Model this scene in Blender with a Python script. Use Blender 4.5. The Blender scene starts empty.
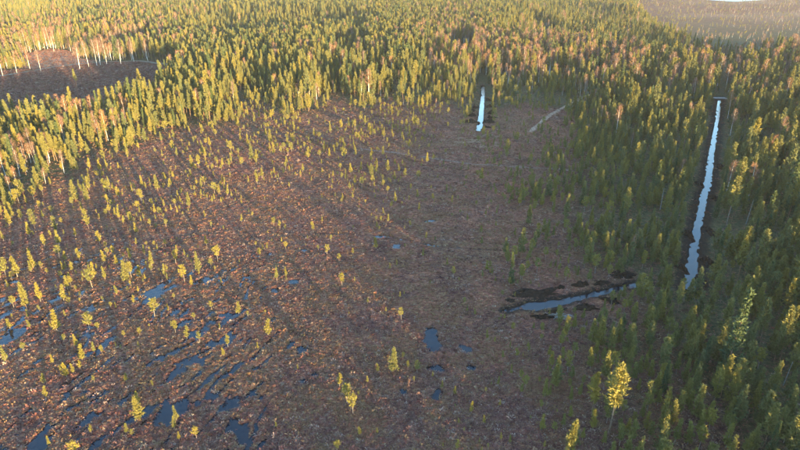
import bpy, math, random
import numpy as np
from mathutils import Vector, Matrix

rng = np.random.default_rng(11)
random.seed(11)
R = math.radians
scene = bpy.context.scene
COL = scene.collection

# ------------------------------------------------------------------ camera
CAM_H, PITCH, FPX = 80.0, R(24.5), 590.0          # metres, tilt below the horizon, focal length in 800 px widths
cam_d = bpy.data.cameras.new('camera')
cam_d.sensor_width = 36.0
cam_d.lens = 36.0 * FPX / 800.0
cam_d.clip_start, cam_d.clip_end = 1.0, 9000.0
cam = bpy.data.objects.new('camera', cam_d)
COL.objects.link(cam)
cam.location = (0, 0, CAM_H)
cam.rotation_euler = (math.pi / 2 - PITCH, 0, 0)
scene.camera = cam

# ------------------------------------------------------------------ sky, sun, exposure
SUN_EL, SUN_AZ = R(3.7), R(31.0)                  # azimuth measured from straight behind the camera to its right
to_sun = Vector((math.sin(SUN_AZ) * math.cos(SUN_EL), -math.cos(SUN_AZ) * math.cos(SUN_EL), math.sin(SUN_EL)))
world = bpy.data.worlds.new('World')
scene.world = world
world.use_nodes = True
wn = world.node_tree
sky = wn.nodes.new('ShaderNodeTexSky')
sky.sky_type = 'NISHITA'
sky.sun_disc = False
sky.sun_elevation = SUN_EL
sky.sun_rotation = math.pi - SUN_AZ               # sky rotation is counted clockwise from +Y
sky.altitude = 200
sky.air_density, sky.dust_density, sky.ozone_density = 1.0, 0.1, 2.4
bg = wn.nodes['Background']
bg.inputs['Strength'].default_value = 0.15
wn.links.new(sky.outputs[0], bg.inputs['Color'])

sun_d = bpy.data.lights.new('sun', 'SUN')
sun_d.energy = 2.9
sun_d.angle = R(1.2)
sun_d.color = (1.0, 0.73, 0.32)
sun = bpy.data.objects.new('sun', sun_d)
COL.objects.link(sun)
sun.rotation_euler = to_sun.to_track_quat('Z', 'Y').to_euler()
sun.location = (60, -110, 60)

scene.view_settings.view_transform = 'Standard'
scene.view_settings.look = 'None'
scene.view_settings.exposure = 3.84
scene.view_settings.gamma = 1.0
scene.view_settings.use_curve_mapping = False
scene.cycles.max_bounces = 5
scene.cycles.diffuse_bounces = 2
scene.cycles.glossy_bounces = 2
scene.cycles.volume_bounces = 0
scene.cycles.use_denoising = True

# ------------------------------------------------------------------ pixel <-> ground
sp, cp = math.sin(PITCH), math.cos(PITCH)
def px2g(u, v):
    """ground point (z = 0) under a pixel of the 800x450 photograph"""
    u = np.asarray(u, float); v = np.asarray(v, float)
    a = (u - 400) / FPX; b = (225 - v) / FPX
    dx, dy, dz = a, cp + b * sp, -sp + b * cp
    t = CAM_H / -dz
    return dx * t, dy * t
def g2px(x, y, z=0.0):
    x = np.asarray(x, float); y = np.asarray(y, float)
    zz = np.asarray(z, float) - CAM_H
    depth = y * cp - zz * sp
    up = y * sp + zz * cp
    d = np.where(depth > 1, depth, 1)
    return 400 + FPX * x / d, 225 - FPX * up / d, depth
def g_poly(pix):
    a = np.array(pix, float)
    x, y = px2g(a[:, 0], a[:, 1])
    return np.stack([x, y], 1)

# ------------------------------------------------------------------ numpy noise
def hash2(ix, iy, seed):
    n = (ix.astype(np.int64) * 374761393 + iy.astype(np.int64) * 668265263 + seed * 1442695041) & 0xffffffff
    n = ((n ^ (n >> 13)) * 1274126177) & 0xffffffff
    n = n ^ (n >> 16)
    return (n & 0xffff) / 65535.0
def vnoise(x, y, seed=0):
    ix, iy = np.floor(x), np.floor(y)
    fx, fy = x - ix, y - iy
    fx = fx * fx * (3 - 2 * fx); fy = fy * fy * (3 - 2 * fy)
    a = hash2(ix, iy, seed); b = hash2(ix + 1, iy, seed)
    c = hash2(ix, iy + 1, seed); d = hash2(ix + 1, iy + 1, seed)
    return (a * (1 - fx) + b * fx) * (1 - fy) + (c * (1 - fx) + d * fx) * fy
def fbm(x, y, seed=0, oct=3):
    s = 0; w = 0.5; t = 0
    for k in range(oct):
        s = s + w * vnoise(x * 2 ** k + 17.3 * k, y * 2 ** k - 9.1 * k, seed + k); t += w; w *= 0.5
    return s / t
def sstep(a, b, x):
    t = np.clip((x - a) / (b - a), 0, 1)
    return t * t * (3 - 2 * t)
def seg_dist(x, y, pts):
    """distance to a polyline and the running parameter (index) of the nearest point"""
    best = np.full(np.shape(x), 1e9); par = np.zeros(np.shape(x)); side = np.zeros(np.shape(x))
    for i in range(len(pts) - 1):
        ax, ay = pts[i]; bx, by = pts[i + 1]
        ex, ey = bx - ax, by - ay
        L2 = ex * ex + ey * ey
        t = np.clip(((x - ax) * ex + (y - ay) * ey) / L2, 0, 1)
        d = np.hypot(x - ax - t * ex, y - ay - t * ey)
        m = d < best
        best = np.where(m, d, best); par = np.where(m, i + t, par)
        side = np.where(m, np.sign(ex * (y - ay) - ey * (x - ax)), side)
    return best, par, side
def in_poly(x, y, poly):
    inside = np.zeros(np.shape(x), bool)
    n = len(poly)
    for i in range(n):
        x0, y0 = poly[i]; x1, y1 = poly[(i + 1) % n]
        if y0 == y1: continue
        c = ((y0 > y) != (y1 > y)) & (x < (x1 - x0) * (y - y0) / (y1 - y0) + x0)
        inside ^= c
    return inside

# ------------------------------------------------------------------ layout read from the photograph
MAIN = g_poly([(690.5, 289), (692, 262), (695, 243), (700, 215), (703.5, 198), (707, 185), (711, 159), (715, 134), (718.5, 109), (720, 97)])
MAIN_W = np.array([2.5, 2.1, 1.6, 1.4, 1.5, 2.1, 1.4, 1.2, 0.8, 0.5])
SIDE = g_poly([(505, 310.5), (520, 307), (531, 306), (555, 302.5), (580, 297), (605, 291), (632, 285), (648, 282)])
SIDE_W = np.array([0.2, 1.2, 3.2, 2.1, 1.6, 1.4, 1.2, 0.7])
UPPER = g_poly([(478.5, 130.5), (480, 124), (481, 115), (482, 105), (483, 94), (483, 86)])
UPPER_W = np.array([1.5, 2.3, 2.0, 1.6, 1.1, 0.8])
FAR_CUT = g_poly([(720, 97), (722, 84), (724, 72), (726, 62)])
UP_CUT = g_poly([(483, 92), (483, 84), (483, 76)])
ROAD = g_poly([(690, 97.0), (712, 98.2), (735, 99.0), (770, 100.5), (830, 103)])
TRACK = g_poly([(530, 132), (541, 122), (553, 113.5), (566, 106), (584, 97), (600, 92)])
TRAIL = g_poly([(360, 149), (395, 153), (430, 158), (470, 164), (520, 167), (570, 170)])
RUT = g_poly([(315, 234), (350, 234.5), (385, 236), (405, 240), (435, 246), (470, 249), (512, 251)])
SANDY = g_poly([(-60, 86), (0, 76), (30, 71), (60, 66), (100, 62), (140, 61), (178, 66), (200, 69)])
CLEAR = g_poly([(-80, 74), (0, 71), (40, 68), (75, 64), (110, 62), (150, 61), (182, 65), (180, 76), (160, 92), (130, 105), (90, 117), (40, 121), (0, 118), (-80, 122)])
SANDPIT = g_poly([(22, 68), (24, 54), (50, 49), (70, 51), (78, 58), (100, 61), (75, 66), (45, 69)])
GLADE = g_poly([(449, 62), (451, 50), (458, 44), (472, 44), (474, 56), (470, 64)])
FARBOG = g_poly([(640, -2), (700, -8), (1000, -8), (1000, 58), (800, 55), (770, 57), (735, 55), (700, 49), (672, 37), (650, 25), (636, 14)])
LAKE = g_poly([(690, -12), (690, -1), (715, .8), (735, 1.9), (752, 1.2), (765, 0.2), (790, -3), (800, -12)])
POOLS = [(431, 337, 1.6, 3.6, -0.15), (434, 347, 2.0, 3.0, 0.1), (433, 368, 2.3, 1.3, 0.2), (472, 368, 1.0, 1.4, 0), (463, 347, 1.6, 2.2, .3),
         (244, 435, 1.7, 2.1, .4), (300, 350, 1.4, 1.5, .5), (291, 345, 1.1, 1.6, .2), (316, 374, .7, .6, .6), (304, 381, .8, .6, .2), (404, 392, 1.3, 1.6, 0),
         (437, 396, 1.1, 1.7, 0), (396, 246, 1.7, 1.2, .2), (381, 237, 2.2, .7, .0), (430, 221, 1.6, .8, .3), (304, 250, 1.1, 1.3, .1), (293, 282, 1.5, 1.2, .2), (275, 290, 1.2, 1.4, 0), (158, 288, 1.3, 3.0, -.5),
         (344, 274, .9, .8, 0)]
PG = [(px2g(u, v), a, b, r) for u, v, a, b, r in POOLS]
POOL_FIELD = np.array([(0, 450, 1), (60, 430, .9), (150, 440, .75), (220, 440, .5), (0, 400, .95), (60, 380, .9), (120, 350, .95), (170, 370, .85), (210, 350, .8), (250, 330, .3), (20, 340, .85), (80, 310, .8), (0, 310, .5),
                       (150, 300, .75), (210, 300, .55), (250, 280, .3), (100, 270, .3), (30, 270, .2), (200, 250, .1), (300, 370, .05), (350, 400, -.2), (420, 400, 0), (300, 300, -.05), (380, 330, 0), (300, 440, .1), (350, 250, -.2),
                       (400, 250, -.2), (500, 300, -.3), (600, 400, -.5), (450, 200, -.2), (100, 200, -.4), (30, 200, -.5), (250, 180, -.3), (300, 120, -.5), (700, 300, -1), (600, 150, -1), (400, 50, -1), (-80, 450, 1), (-80, 330, .5), (200, 520, .4), (0, 520, .9)], float)

# photo position -> trees per 100 m2, typical height in metres, share of birch
TF = np.array([
 (350, 260, .12, 2.2, 0), (450, 230, .30, 2.0, 0), (450, 320, .30, 1.9, 0), (350, 330, .10, 2.4, 0), (250, 300, .35, 2.6, 0), (300, 200, .8, 2.9, 0), (340, 225, .3, 2.5, 0), (250, 225, .7, 2.9, 0),
 (200, 250, 1.0, 3.1, 0), (100, 250, 2.0, 3.1, .01), (30, 250, 2.6, 3.6, .03), (30, 218, 3.4, 4.2, .03), (100, 168, 3.5, 4.0, .02), (200, 134, 3.4, 3.7, .01), (260, 120, 3.6, 4.2, .01), (340, 112, 3.2, 3.6, .01), (0, 228, 3, 4.4, .03), (30, 300, 1.3, 3.8, 0), (100, 320, .6, 3.2, 0), (60, 400, .25, 3.4, 0), (200, 350, .3, 3.2, 0), (200, 420, .12, 3.0, 0), (300, 420, .12, 2.4, 0), (0, 440, .3, 3.4, 0),
 (400, 420, .2, 2.0, 0), (480, 400, 1.0, 2.1, 0), (200, 180, 1.9, 3.5, 0), (120, 190, 2.6, 3.4, .02), (60, 195, 3.2, 4.6, .05), (150, 158, 3.0, 3.6, .02), (230, 145, 2.8, 3.5, .01), (300, 150, 2.2, 3.3, 0), (300, 126, 3.2, 3.5, .02),
 (390, 150, 1.0, 3.1, 0), (400, 180, 1.0, 3.2, 0), (430, 170, .7, 3, 0), (390, 112, 2.6, 3.3, .02), (440, 118, .9, 2.6, 0), (450, 145, .35, 2.0, 0), (520, 118, .6, 2.4, 0), (552, 122, .4, 2.2, 0), (540, 140, 2.2, 3.0, 0), (500, 180, 2.0, 3.1, 0), (455, 195, .4, 2.3, 0),
 (560, 165, 3.4, 4.0, 0), (600, 160, 5.0, 5.6, .02), (520, 220, 2.4, 3.1, 0), (545, 200, 3.8, 4.0, 0), (560, 240, 3.8, 3.9, 0), (600, 250, 4.6, 5.2, .02), (550, 275, 2.4, 2.7, 0), (600, 200, 5.0, 5.0, .02), (650, 230, 5.5, 7.6, .03), (640, 262, 5.4, 6.8, .03), (620, 280, 4.0, 4.8, 0),
 (550, 345, 3.2, 2.6, 0), (600, 335, 4.8, 3.5, 0), (650, 350, 4.6, 4.8, .02), (560, 400, 3.6, 3.1, 0), (620, 400, 4.8, 4.0, 0), (680, 400, 4.0, 5.0, .02), (700, 340, 5.4, 8.2, .03), (740, 380, 5.5, 9.0, .03), (780, 440, 5.5, 9.5, .03), (700, 445, 4.0, 5.6, .02), (500, 440, 1.5, 2.2, 0), (590, 312, 2.6, 2.7, 0), (520, 330, 1.1, 2.0, 0),
 (10, 175, 5.5, 11.0, .35), (50, 160, 6, 10.5, .12), (-60, 200, 6, 11, .2), (0, 205, 4, 7.0, .1), (60, 140, 7, 12.5, .15), (120, 128, 7.5, 12.0, .08), (200, 112, 8, 13.0, .05), (300, 96, 7.5, 13.5, .06), (360, 92, 7, 13.0, .05), (410, 90, 6.5, 12.5, .06), (460, 88, 7.5, 12.5, .2), (470, 98, 4.5, 6, .02), (430, 100, 4.0, 5.5, .02), (510, 97, 5.5, 6.0, .02), (560, 97, 6.0, 7.0, .02),
 (500, 84, 7.5, 12.0, .35), (540, 82, 7.5, 11.5, .35), (600, 84, 7.5, 11.5, .25), (640, 110, 7.5, 11.5, .06), (600, 115, 6.5, 9.0, .04), (680, 140, 7.0, 10.5, .03), (660, 180, 6.2, 9.5, .03), (770, 140, 7.2, 11.5, .05), (780, 230, 6.8, 11.5, .05), (745, 200, 7, 11, .03), (760, 300, 6, 11.0, .04), (735, 260, 6.5, 10.5, .03), (790, 350, 6, 10.5, .03),
 (30, 90, 7, 13, .12), (200, 80, 8, 15, .05), (120, 55, 7, 16, .35), (40, 45, 7, 14, .4), (180, 55, 8, 16, .15), (300, 60, 8, 15, .04), (400, 60, 8, 15, .08), (470, 66, 8, 14, .55), (520, 66, 8, 14, .5), (560, 66, 8, 14, .4), (625, 72, 8, 13, .5), (700, 82, 7.5, 13, .25), (735, 62, 7.5, 13, .45), (780, 60, 7.5, 13, .35), (660, 55, 7.5, 13, .1), (600, 40, 7.5, 14, .08),
 (500, 30, 7.5, 15, .04), (400, 20, 7.5, 15, .03), (250, 20, 7.5, 15, .03), (100, 15, 7, 15, .05), (30, 10, 7, 15, .03), (560, 10, 7, 15, .02), (650, 40, 7, 12, .04), (760, 80, 7.2, 12, .15), (-60, 60, 7, 14, .2), (860, 120, 7, 12, .1), (860, 300, 6.5, 12, .03), (860, 440, 6.5, 11, .02), (300, 0, 7, 15, .03)], float)

def idw(u, v, ctrl, cols, power=3.6, soft=14.0):
    u = np.asarray(u, float).ravel(); v = np.asarray(v, float).ravel()
    out = np.zeros((len(u), len(cols)))
    stretch = 1.35                                   # rows matter more than columns on a receding plane
    for s in range(0, len(u), 20000):
        du = u[s:s + 20000, None] - ctrl[None, :, 0]
        dv = (v[s:s + 20000, None] - ctrl[None, :, 1]) * stretch
        w = (du * du + dv * dv + soft * soft) ** (-power / 2 * 1.2)
        w /= w.sum(1, keepdims=True)
        out[s:s + 20000] = w @ ctrl[:, cols]
    return out

def behind_edge(x):                                  # the forest edge behind the viewpoint
    return np.interp(x, [-400, -150, -60, 0, 25, 60, 75], [-170, -165, -145, -105, -70, 10, 80])

def pool_amount(x, y):
    u, v, d = g2px(x, y)
    a = idw(np.clip(u, -90, 900), np.clip(v, 30, 540), POOL_FIELD, [2])[:, 0].reshape(np.shape(x))
    a = np.where(d > 20, a, -1)
    return a

def ditch_profile(x, y):
    """(how deep the ditch is cut, how bare the peat is)"""
    cut = np.zeros(np.shape(x)); bare = np.zeros(np.shape(x))
    for pts, w, bw in ((MAIN, MAIN_W, 3.0), (SIDE, SIDE_W, 1.9), (UPPER, UPPER_W, 1.0)):
        d, par, sd = seg_dist(x, y, pts)
        wid = np.interp(par, np.arange(len(w)), w) * 0.5
        jag = (fbm(x / 1.7, y / 1.7, 71, 2) - .5) * 1.5
        dd = d + jag * 0.95
        cut = np.maximum(cut, 1 - sstep(wid - 0.15, wid + 0.75, dd))
        bare = np.maximum(bare, 1 - sstep(wid + bw * .6, wid + bw * 1.35, d + jag * 1.2))
    return cut, bare

C45, S45 = math.cos(R(70)), math.sin(R(70))
WATER_Z = -0.09
def ground_fields(x, y):
    r = np.hypot(x, y)
    a = x * C45 + y * S45; b = -x * S45 + y * C45     # a runs along the bog's strings
    near = 1 - sstep(260, 420, r)
    wb = b + 3.0 * (fbm(x / 14, y / 14, 5, 2) - .5) * 2
    wa = a + 4.0 * (fbm(x / 18, y / 18, 8, 2) - .5) * 2
    hum = (fbm(a / 1.9, b / 1.0, 1, 2) - .5) * .55 + (vnoise(a / .8, b / .55, 2) - .5) * .22
    string = (fbm(wa / 5.2, wb / 1.15, 3, 2) - .5) * 2
    blot = (fbm(x / 11.0, y / 11.0, 4, 2) - .5) * 2
    pa = pool_amount(x, y)
    z = .07 + hum * near * .5 + .13 * string * near * sstep(-.3, .4, pa)
    s = string * 1.0 + blot * .30 + pa * .40 + (vnoise(x / 1.1, y / 1.1, 9) - .5) * .34
    pool = sstep(.46, .56, s) * sstep(.06, .28, pa)
    for (px, py), ra, rb, ro in PG:
        m = (np.abs(x - px) < 12) & (np.abs(y - py) < 12)
        if not m.any(): continue
        dx, dy = (x - px)[m], (y - py)[m]
        c, s_ = math.cos(ro), math.sin(ro)
        q = np.hypot((dx * c + dy * s_) / ra, (-dx * s_ + dy * c) / rb) + (fbm(x[m] / 1.6, y[m] / 1.6, 21, 2) - .5) * 1.5
        pool[m] = np.maximum(pool[m], 1 - sstep(.85, 1.08, q))
    z = np.where(z < -.01, -.01 + (z + .01) * .2, z)
    z = z * (1 - pool) + pool * (-.34)
    cut, bare = ditch_profile(x, y)
    z = z * (1 - bare * .6) + bare * .1
    z = z * (1 - cut) - cut * .9
    for pts, w in ((ROAD, 2.6), (TRACK, 1.6), (TRAIL, 1.2), (SANDY, 2.6)):
        d, _, _ = seg_dist(x, y, pts)
        k = 1 - sstep(w, w + 1.5, d)
        z = z * (1 - k) + .05 * k
    d, _, _ = seg_dist(x, y, RUT)
    k = (1 - sstep(.35, .9, d)) * near
    z = z - .12 * k
    return z, pool, bare, pa
def ground_z(x, y):
    x = np.atleast_1d(np.asarray(x, float)); y = np.atleast_1d(np.asarray(y, float))
    return ground_fields(x, y)[0]

# ------------------------------------------------------------------ materials
def mat(name):
    m = bpy.data.materials.new(name); m.use_nodes = True
    return m, m.node_tree.nodes, m.node_tree.links, m.node_tree.nodes['Principled BSDF']
def ramp(N, pts):
    r = N.new('ShaderNodeValToRGB')
    e = r.color_ramp.elements
    while len(e) < len(pts): e.new(.5)
    for k, (p, c) in enumerate(pts):
        e[k].position = p; e[k].color = (*c, 1)
    return r
def mix(N, L, fac, a, b, mode='MIX'):
    n = N.new('ShaderNodeMix'); n.data_type = 'RGBA'; n.blend_type = mode
    for sock, val in ((n.inputs[0], fac), (n.inputs[6], a), (n.inputs[7], b)):
        if isinstance(val, (int, float)): sock.default_value = val
        elif isinstance(val, tuple): sock.default_value = (*val, 1)
        else: L.new(val, sock)
    return n.outputs[2]
def noise(N, L, scale, detail=3, rough=.55, vec=None):
    n = N.new('ShaderNodeTexNoise')
    n.inputs['Scale'].default_value = scale; n.inputs['Detail'].default_value = detail; n.inputs['Roughness'].default_value = rough
    if vec is not None: L.new(vec, n.inputs['Vector'])
    return n.outputs['Fac']

def varied(name, cols, rough=.85, spec=.15, sub=None, noise_scale=3.0):
    """colour that differs from one plant to the next and a little within each"""
    m, N, L, B = mat(name)
    oi = N.new('ShaderNodeObjectInfo')
    n = len(cols)
    r = ramp(N, [(k / (n - 1), c) for k, c in enumerate(cols)])
    L.new(oi.outputs['Random'], r.inputs[0])
    tc = N.new('ShaderNodeTexCoord')
    nf = noise(N, L, noise_scale, 2, .6, tc.outputs['Object'])
    rr = ramp(N, [(.3, (.62, .62, .62)), (.7, (1.3, 1.3, 1.3))])
    L.new(nf, rr.inputs[0])
    L.new(mix(N, L, 1.0, r.outputs[0], rr.outputs[0], 'MULTIPLY'), B.inputs['Base Color'])
    B.inputs['Roughness'].default_value = rough
    B.inputs['Specular IOR Level'].default_value = spec
    if sub:
        T = N.new('ShaderNodeBsdfTranslucent'); L.new(r.outputs[0], T.inputs['Color'])
        M = N.new('ShaderNodeMixShader'); M.inputs[0].default_value = sub
        L.new(B.outputs[0], M.inputs[1]); L.new(T.outputs[0], M.inputs[2])
        L.new(M.outputs[0], N['Material Output'].inputs['Surface'])
    return m

M_NEEDLE = varied('pine_needles', [(.088, .095, .038), (.145, .126, .032), (.09, .10, .042), (.175, .142, .030), (.115, .112, .038)], .75, .2, .18)
M_SPRUCE = varied('spruce_needles', [(.045, .062, .024), (.060, .075, .026), (.05, .07, .03)], .75, .2, .1)
M_BOGNEEDLE = varied('bog_pine_needles', [(.18, .15, .032), (.13, .125, .036), (.21, .165, .030), (.15, .135, .036)], .75, .2, .2)
M_TWIG = varied('birch_twigs', [(.15, .085, .060), (.19, .098, .060), (.13, .085, .070), (.22, .11, .055)], .8, .1)
M_BARK = varied('pine_bark', [(.17, .105, .065), (.20, .12, .07), (.15, .11, .085)], .9, .1, None, 2.0)
M_GREYBARK = varied('grey_bog_pine_bark', [(.20, .16, .13), (.24, .19, .15), (.17, .14, .115)], .9, .1, None, 3.0)
M_BIRCH = varied('white_birch_bark', [(.62, .57, .50), (.52, .47, .42), (.68, .64, .57)], .8, .2, None, 1.5)
M_SNAG = varied('weathered_dead_wood', [(.22, .20, .185), (.28, .255, .235)], .85, .1)
M_HEATH = varied('heather', [(.085, .036, .031), (.18, .072, .058), (.13, .058, .050), (.10, .043, .036), (.20, .098, .076), (.145, .083, .056), (.31, .20, .155)], .9, .05, .1)
M_MOSS = varied('red_and_ochre_moss', [(.20, .075, .050), (.16, .068, .046), (.22, .11, .058), (.15, .09, .042), (.26, .145, .085)], .95, .03, .1)
M_SEDGE = varied('sedge_tussock', [(.30, .20, .10), (.23, .145, .075), (.37, .28, .19), (.22, .14, .08)], .9, .05, .15)

# water
m_w, N, L, B = mat('bog_water')
B.inputs['Base Color'].default_value = (.004, .005, .010, 1)
B.inputs['Roughness'].default_value = .04
B.inputs['IOR'].default_value = 1.33
tc = N.new('ShaderNodeTexCoord')
bp = N.new('ShaderNodeBump'); bp.inputs['Strength'].default_value = .5; bp.inputs['Distance'].default_value = .1
L.new(noise(N, L, .9, 3, .5, tc.outputs['Object']), bp.inputs['Height'])
L.new(bp.outputs[0], B.inputs['Normal'])

m_lake = m_w.copy(); m_lake.name = 'rippled_lake_water'
m_lake.node_tree.nodes['Bump'].inputs['Strength'].default_value = .5
m_lake.node_tree.nodes['Bump'].inputs['Distance'].default_value = .5
m_lake.node_tree.nodes['Principled BSDF'].inputs['Roughness'].default_value = .3

# ground: mire, forest floor, bare peat and sand by place
m_g, N, L, B = mat('mire_ground')
tc = N.new('ShaderNodeTexCoord'); P = tc.outputs['Object']
at = N.new('ShaderNodeVertexColor'); at.layer_name = 'place'
sep = N.new('ShaderNodeSeparateColor'); L.new(at.outputs['Color'], sep.inputs[0])
mp = N.new('ShaderNodeMapping'); mp.inputs['Rotation'].default_value = (0, 0, -R(66)); mp.inputs['Scale'].default_value = (.55, 1.25, 1)
L.new(P, mp.inputs[0])
fine = noise(N, L, 1.7, 4, .68, mp.outputs[0])
mire = ramp(N, [(.28, (.036, .016, .014)), (.42, (.110, .045, .035)), (.50, (.195, .078, .056)), (.58, (.24, .104, .070)), (.70, (.38, .225, .16))])
L.new(fine, mire.inputs[0])
mid = ramp(N, [(.34, (.55, .55, .60)), (.45, (.88, .95, .82)), (.54, (1.02, .95, .92)), (.66, (1.38, 1.2, 1.0))])
L.new(noise(N, L, .11, 4, .6, P), mid.inputs[0])
mire_c = mix(N, L, 1.0, mire.outputs[0], mid.outputs[0], 'MULTIPLY')
big = ramp(N, [(.38, (1.0, .92, .90)), (.62, (.92, 1.02, .92))])
L.new(noise(N, L, .018, 3, .6, P), big.inputs[0])
mire_c = mix(N, L, 1.0, mire_c, big.outputs[0], 'MULTIPLY')
floor_r = ramp(N, [(.3, (.026, .026, .013)), (.5, (.062, .056, .026)), (.7, (.12, .088, .045))])
L.new(noise(N, L, .9, 4, .65, P), floor_r.inputs[0])
peat = ramp(N, [(.3, (.010, .008, .007)), (.55, (.022, .016, .013)), (.75, (.05, .034, .024))])
L.new(noise(N, L, 1.4, 4, .65, P), peat.inputs[0])
sand = ramp(N, [(.3, (.15, .082, .052)), (.5, (.26, .155, .095)), (.7, (.36, .245, .16))])
L.new(noise(N, L, .35, 4, .65, P), sand.inputs[0])
c = mix(N, L, sep.outputs['Red'], mire_c, floor_r.outputs[0])
c = mix(N, L, sep.outputs['Blue'], c, sand.outputs[0])
c = mix(N, L, sep.outputs['Green'], c, peat.outputs[0])
L.new(c, B.inputs['Base Color'])
B.inputs['Roughness'].default_value = 1.0; B.inputs['Specular IOR Level'].default_value = .04
bp = N.new('ShaderNodeBump'); bp.inputs['Strength'].default_value = .5; bp.inputs['Distance'].default_value = .2
L.new(noise(N, L, 2.6, 4, .7, mp.outputs[0]), bp.inputs['Height'])
L.new(bp.outputs[0], B.inputs['Normal'])

m_peat, N, L, B = mat('dug_peat')
tc = N.new('ShaderNodeTexCoord')
pr = ramp(N, [(.3, (.014, .009, .007)), (.55, (.026, .017, .013)), (.8, (.075, .045, .030))])
L.new(noise(N, L, 2.2, 4, .7, tc.outputs['Object']), pr.inputs[0]); L.new(pr.outputs[0], B.inputs['Base Color'])
B.inputs['Roughness'].default_value = 1.0; B.inputs['Specular IOR Level'].default_value = .04
bp = N.new('ShaderNodeBump'); bp.inputs['Strength'].default_value = .8; bp.inputs['Distance'].default_value = .15
L.new(noise(N, L, 4.0, 4, .7, tc.outputs['Object']), bp.inputs['Height']); L.new(bp.outputs[0], B.inputs['Normal'])

def track_mat(name, a, b, c3):
    m, N, L, B = mat(name)
    tc = N.new('ShaderNodeTexCoord')
    r = ramp(N, [(.34, a), (.52, b), (.68, c3)])
    L.new(noise(N, L, .8, 4, .7, tc.outputs['Object']), r.inputs[0]); L.new(r.outputs[0], B.inputs['Base Color'])
    B.inputs['Roughness'].default_value = 1.0; B.inputs['Specular IOR Level'].default_value = .02
    return m
M_TRACK = track_mat('worn_grass_track', (.17, .095, .062), (.30, .18, .12), (.42, .28, .20))
M_TRAIL = track_mat('trodden_mire', (.10, .055, .042), (.19, .11, .08), (.27, .18, .135))
M_ROAD = track_mat('gravel_track', (.12, .095, .07), (.20, .16, .115), (.28, .23, .17))

# ------------------------------------------------------------------ mesh helpers
def mesh(name, V, F, mats=(), midx=None, smooth=False):
    me = bpy.data.meshes.new(name)
    V = np.asarray(V, np.float32); 
    if isinstance(F, np.ndarray):
        k = F.shape[1]
        me.vertices.add(len(V)); me.vertices.foreach_set('co', V.ravel())
        me.loops.add(F.size); me.loops.foreach_set('vertex_index', F.astype(np.int32).ravel())
        me.polygons.add(len(F)); me.polygons.foreach_set('loop_start', np.arange(0, F.size, k, dtype=np.int32))
        me.update(calc_edges=True)
    else:
        me.from_pydata([tuple(v) for v in V], [], F)
    for m in mats: me.materials.append(m)
    if midx is not None: me.polygons.foreach_set('material_index', np.asarray(midx, np.int32))
    if smooth: me.polygons.foreach_set('use_smooth', np.ones(len(me.polygons), bool))
    me.update()
    return me
def link(name, data, parent=None, **props):
    o = bpy.data.objects.new(name, data)
    COL.objects.link(o)
    if parent is not None: o.parent = parent
    for k, v in props.items(): o[k] = v
    return o

class Soup:
    """triangle collector"""
    def __init__(s): s.V = []; s.F = []; s.n = 0
    def add(s, V, F):
        s.V.append(np.asarray(V, float)); s.F.append(np.asarray(F, int) + s.n); s.n += len(V)
    def tube(s, pts, rad, k=5):
        pts = np.asarray(pts, float); rings = []
        for i, p in enumerate(pts):
            d = pts[min(i + 1, len(pts) - 1)] - pts[max(i - 1, 0)]
            d = d / (np.linalg.norm(d) + 1e-9)
            a = np.cross(d, [1, 0, 0] if abs(d[0]) < .8 else [0, 1, 0]); a /= np.linalg.norm(a)
            b = np.cross(d, a)
            t = np.linspace(0, 2 * math.pi, k, endpoint=False)
            rings.append(p + rad[i] * (np.cos(t)[:, None] * a + np.sin(t)[:, None] * b))
        V = np.concatenate(rings); F = []
        for i in range(len(pts) - 1):
            for j in range(k):
                a0, a1 = i * k + j, i * k + (j + 1) % k
                F += [(a0, a1, a1 + k), (a0, a1 + k, a0 + k)]
        top = (len(pts) - 1) * k
        F += [(top, top + j, top + j + 1) for j in range(1, k - 1)]
        s.add(V, F)
    def arrays(s): return np.concatenate(s.V), np.concatenate(s.F)

def unit(v): return v / (np.linalg.norm(v) + 1e-9)
def tuft(S, g, c, size, up, n=6):
    """a tuft of needles: small pointed faces fanning outwards and upwards"""
    for _ in range(n):
        d = unit(g.normal(size=3) * .75 + up)
        w = unit(np.cross(d, g.normal(size=3))) * size * g.uniform(.17, .30)
        o = c + g.normal(size=3) * size * .28
        l = d * size * g.uniform(.7, 1.15)
        S.add([o - w, o + w, o + l * 1.15], [(0, 1, 2)])

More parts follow.
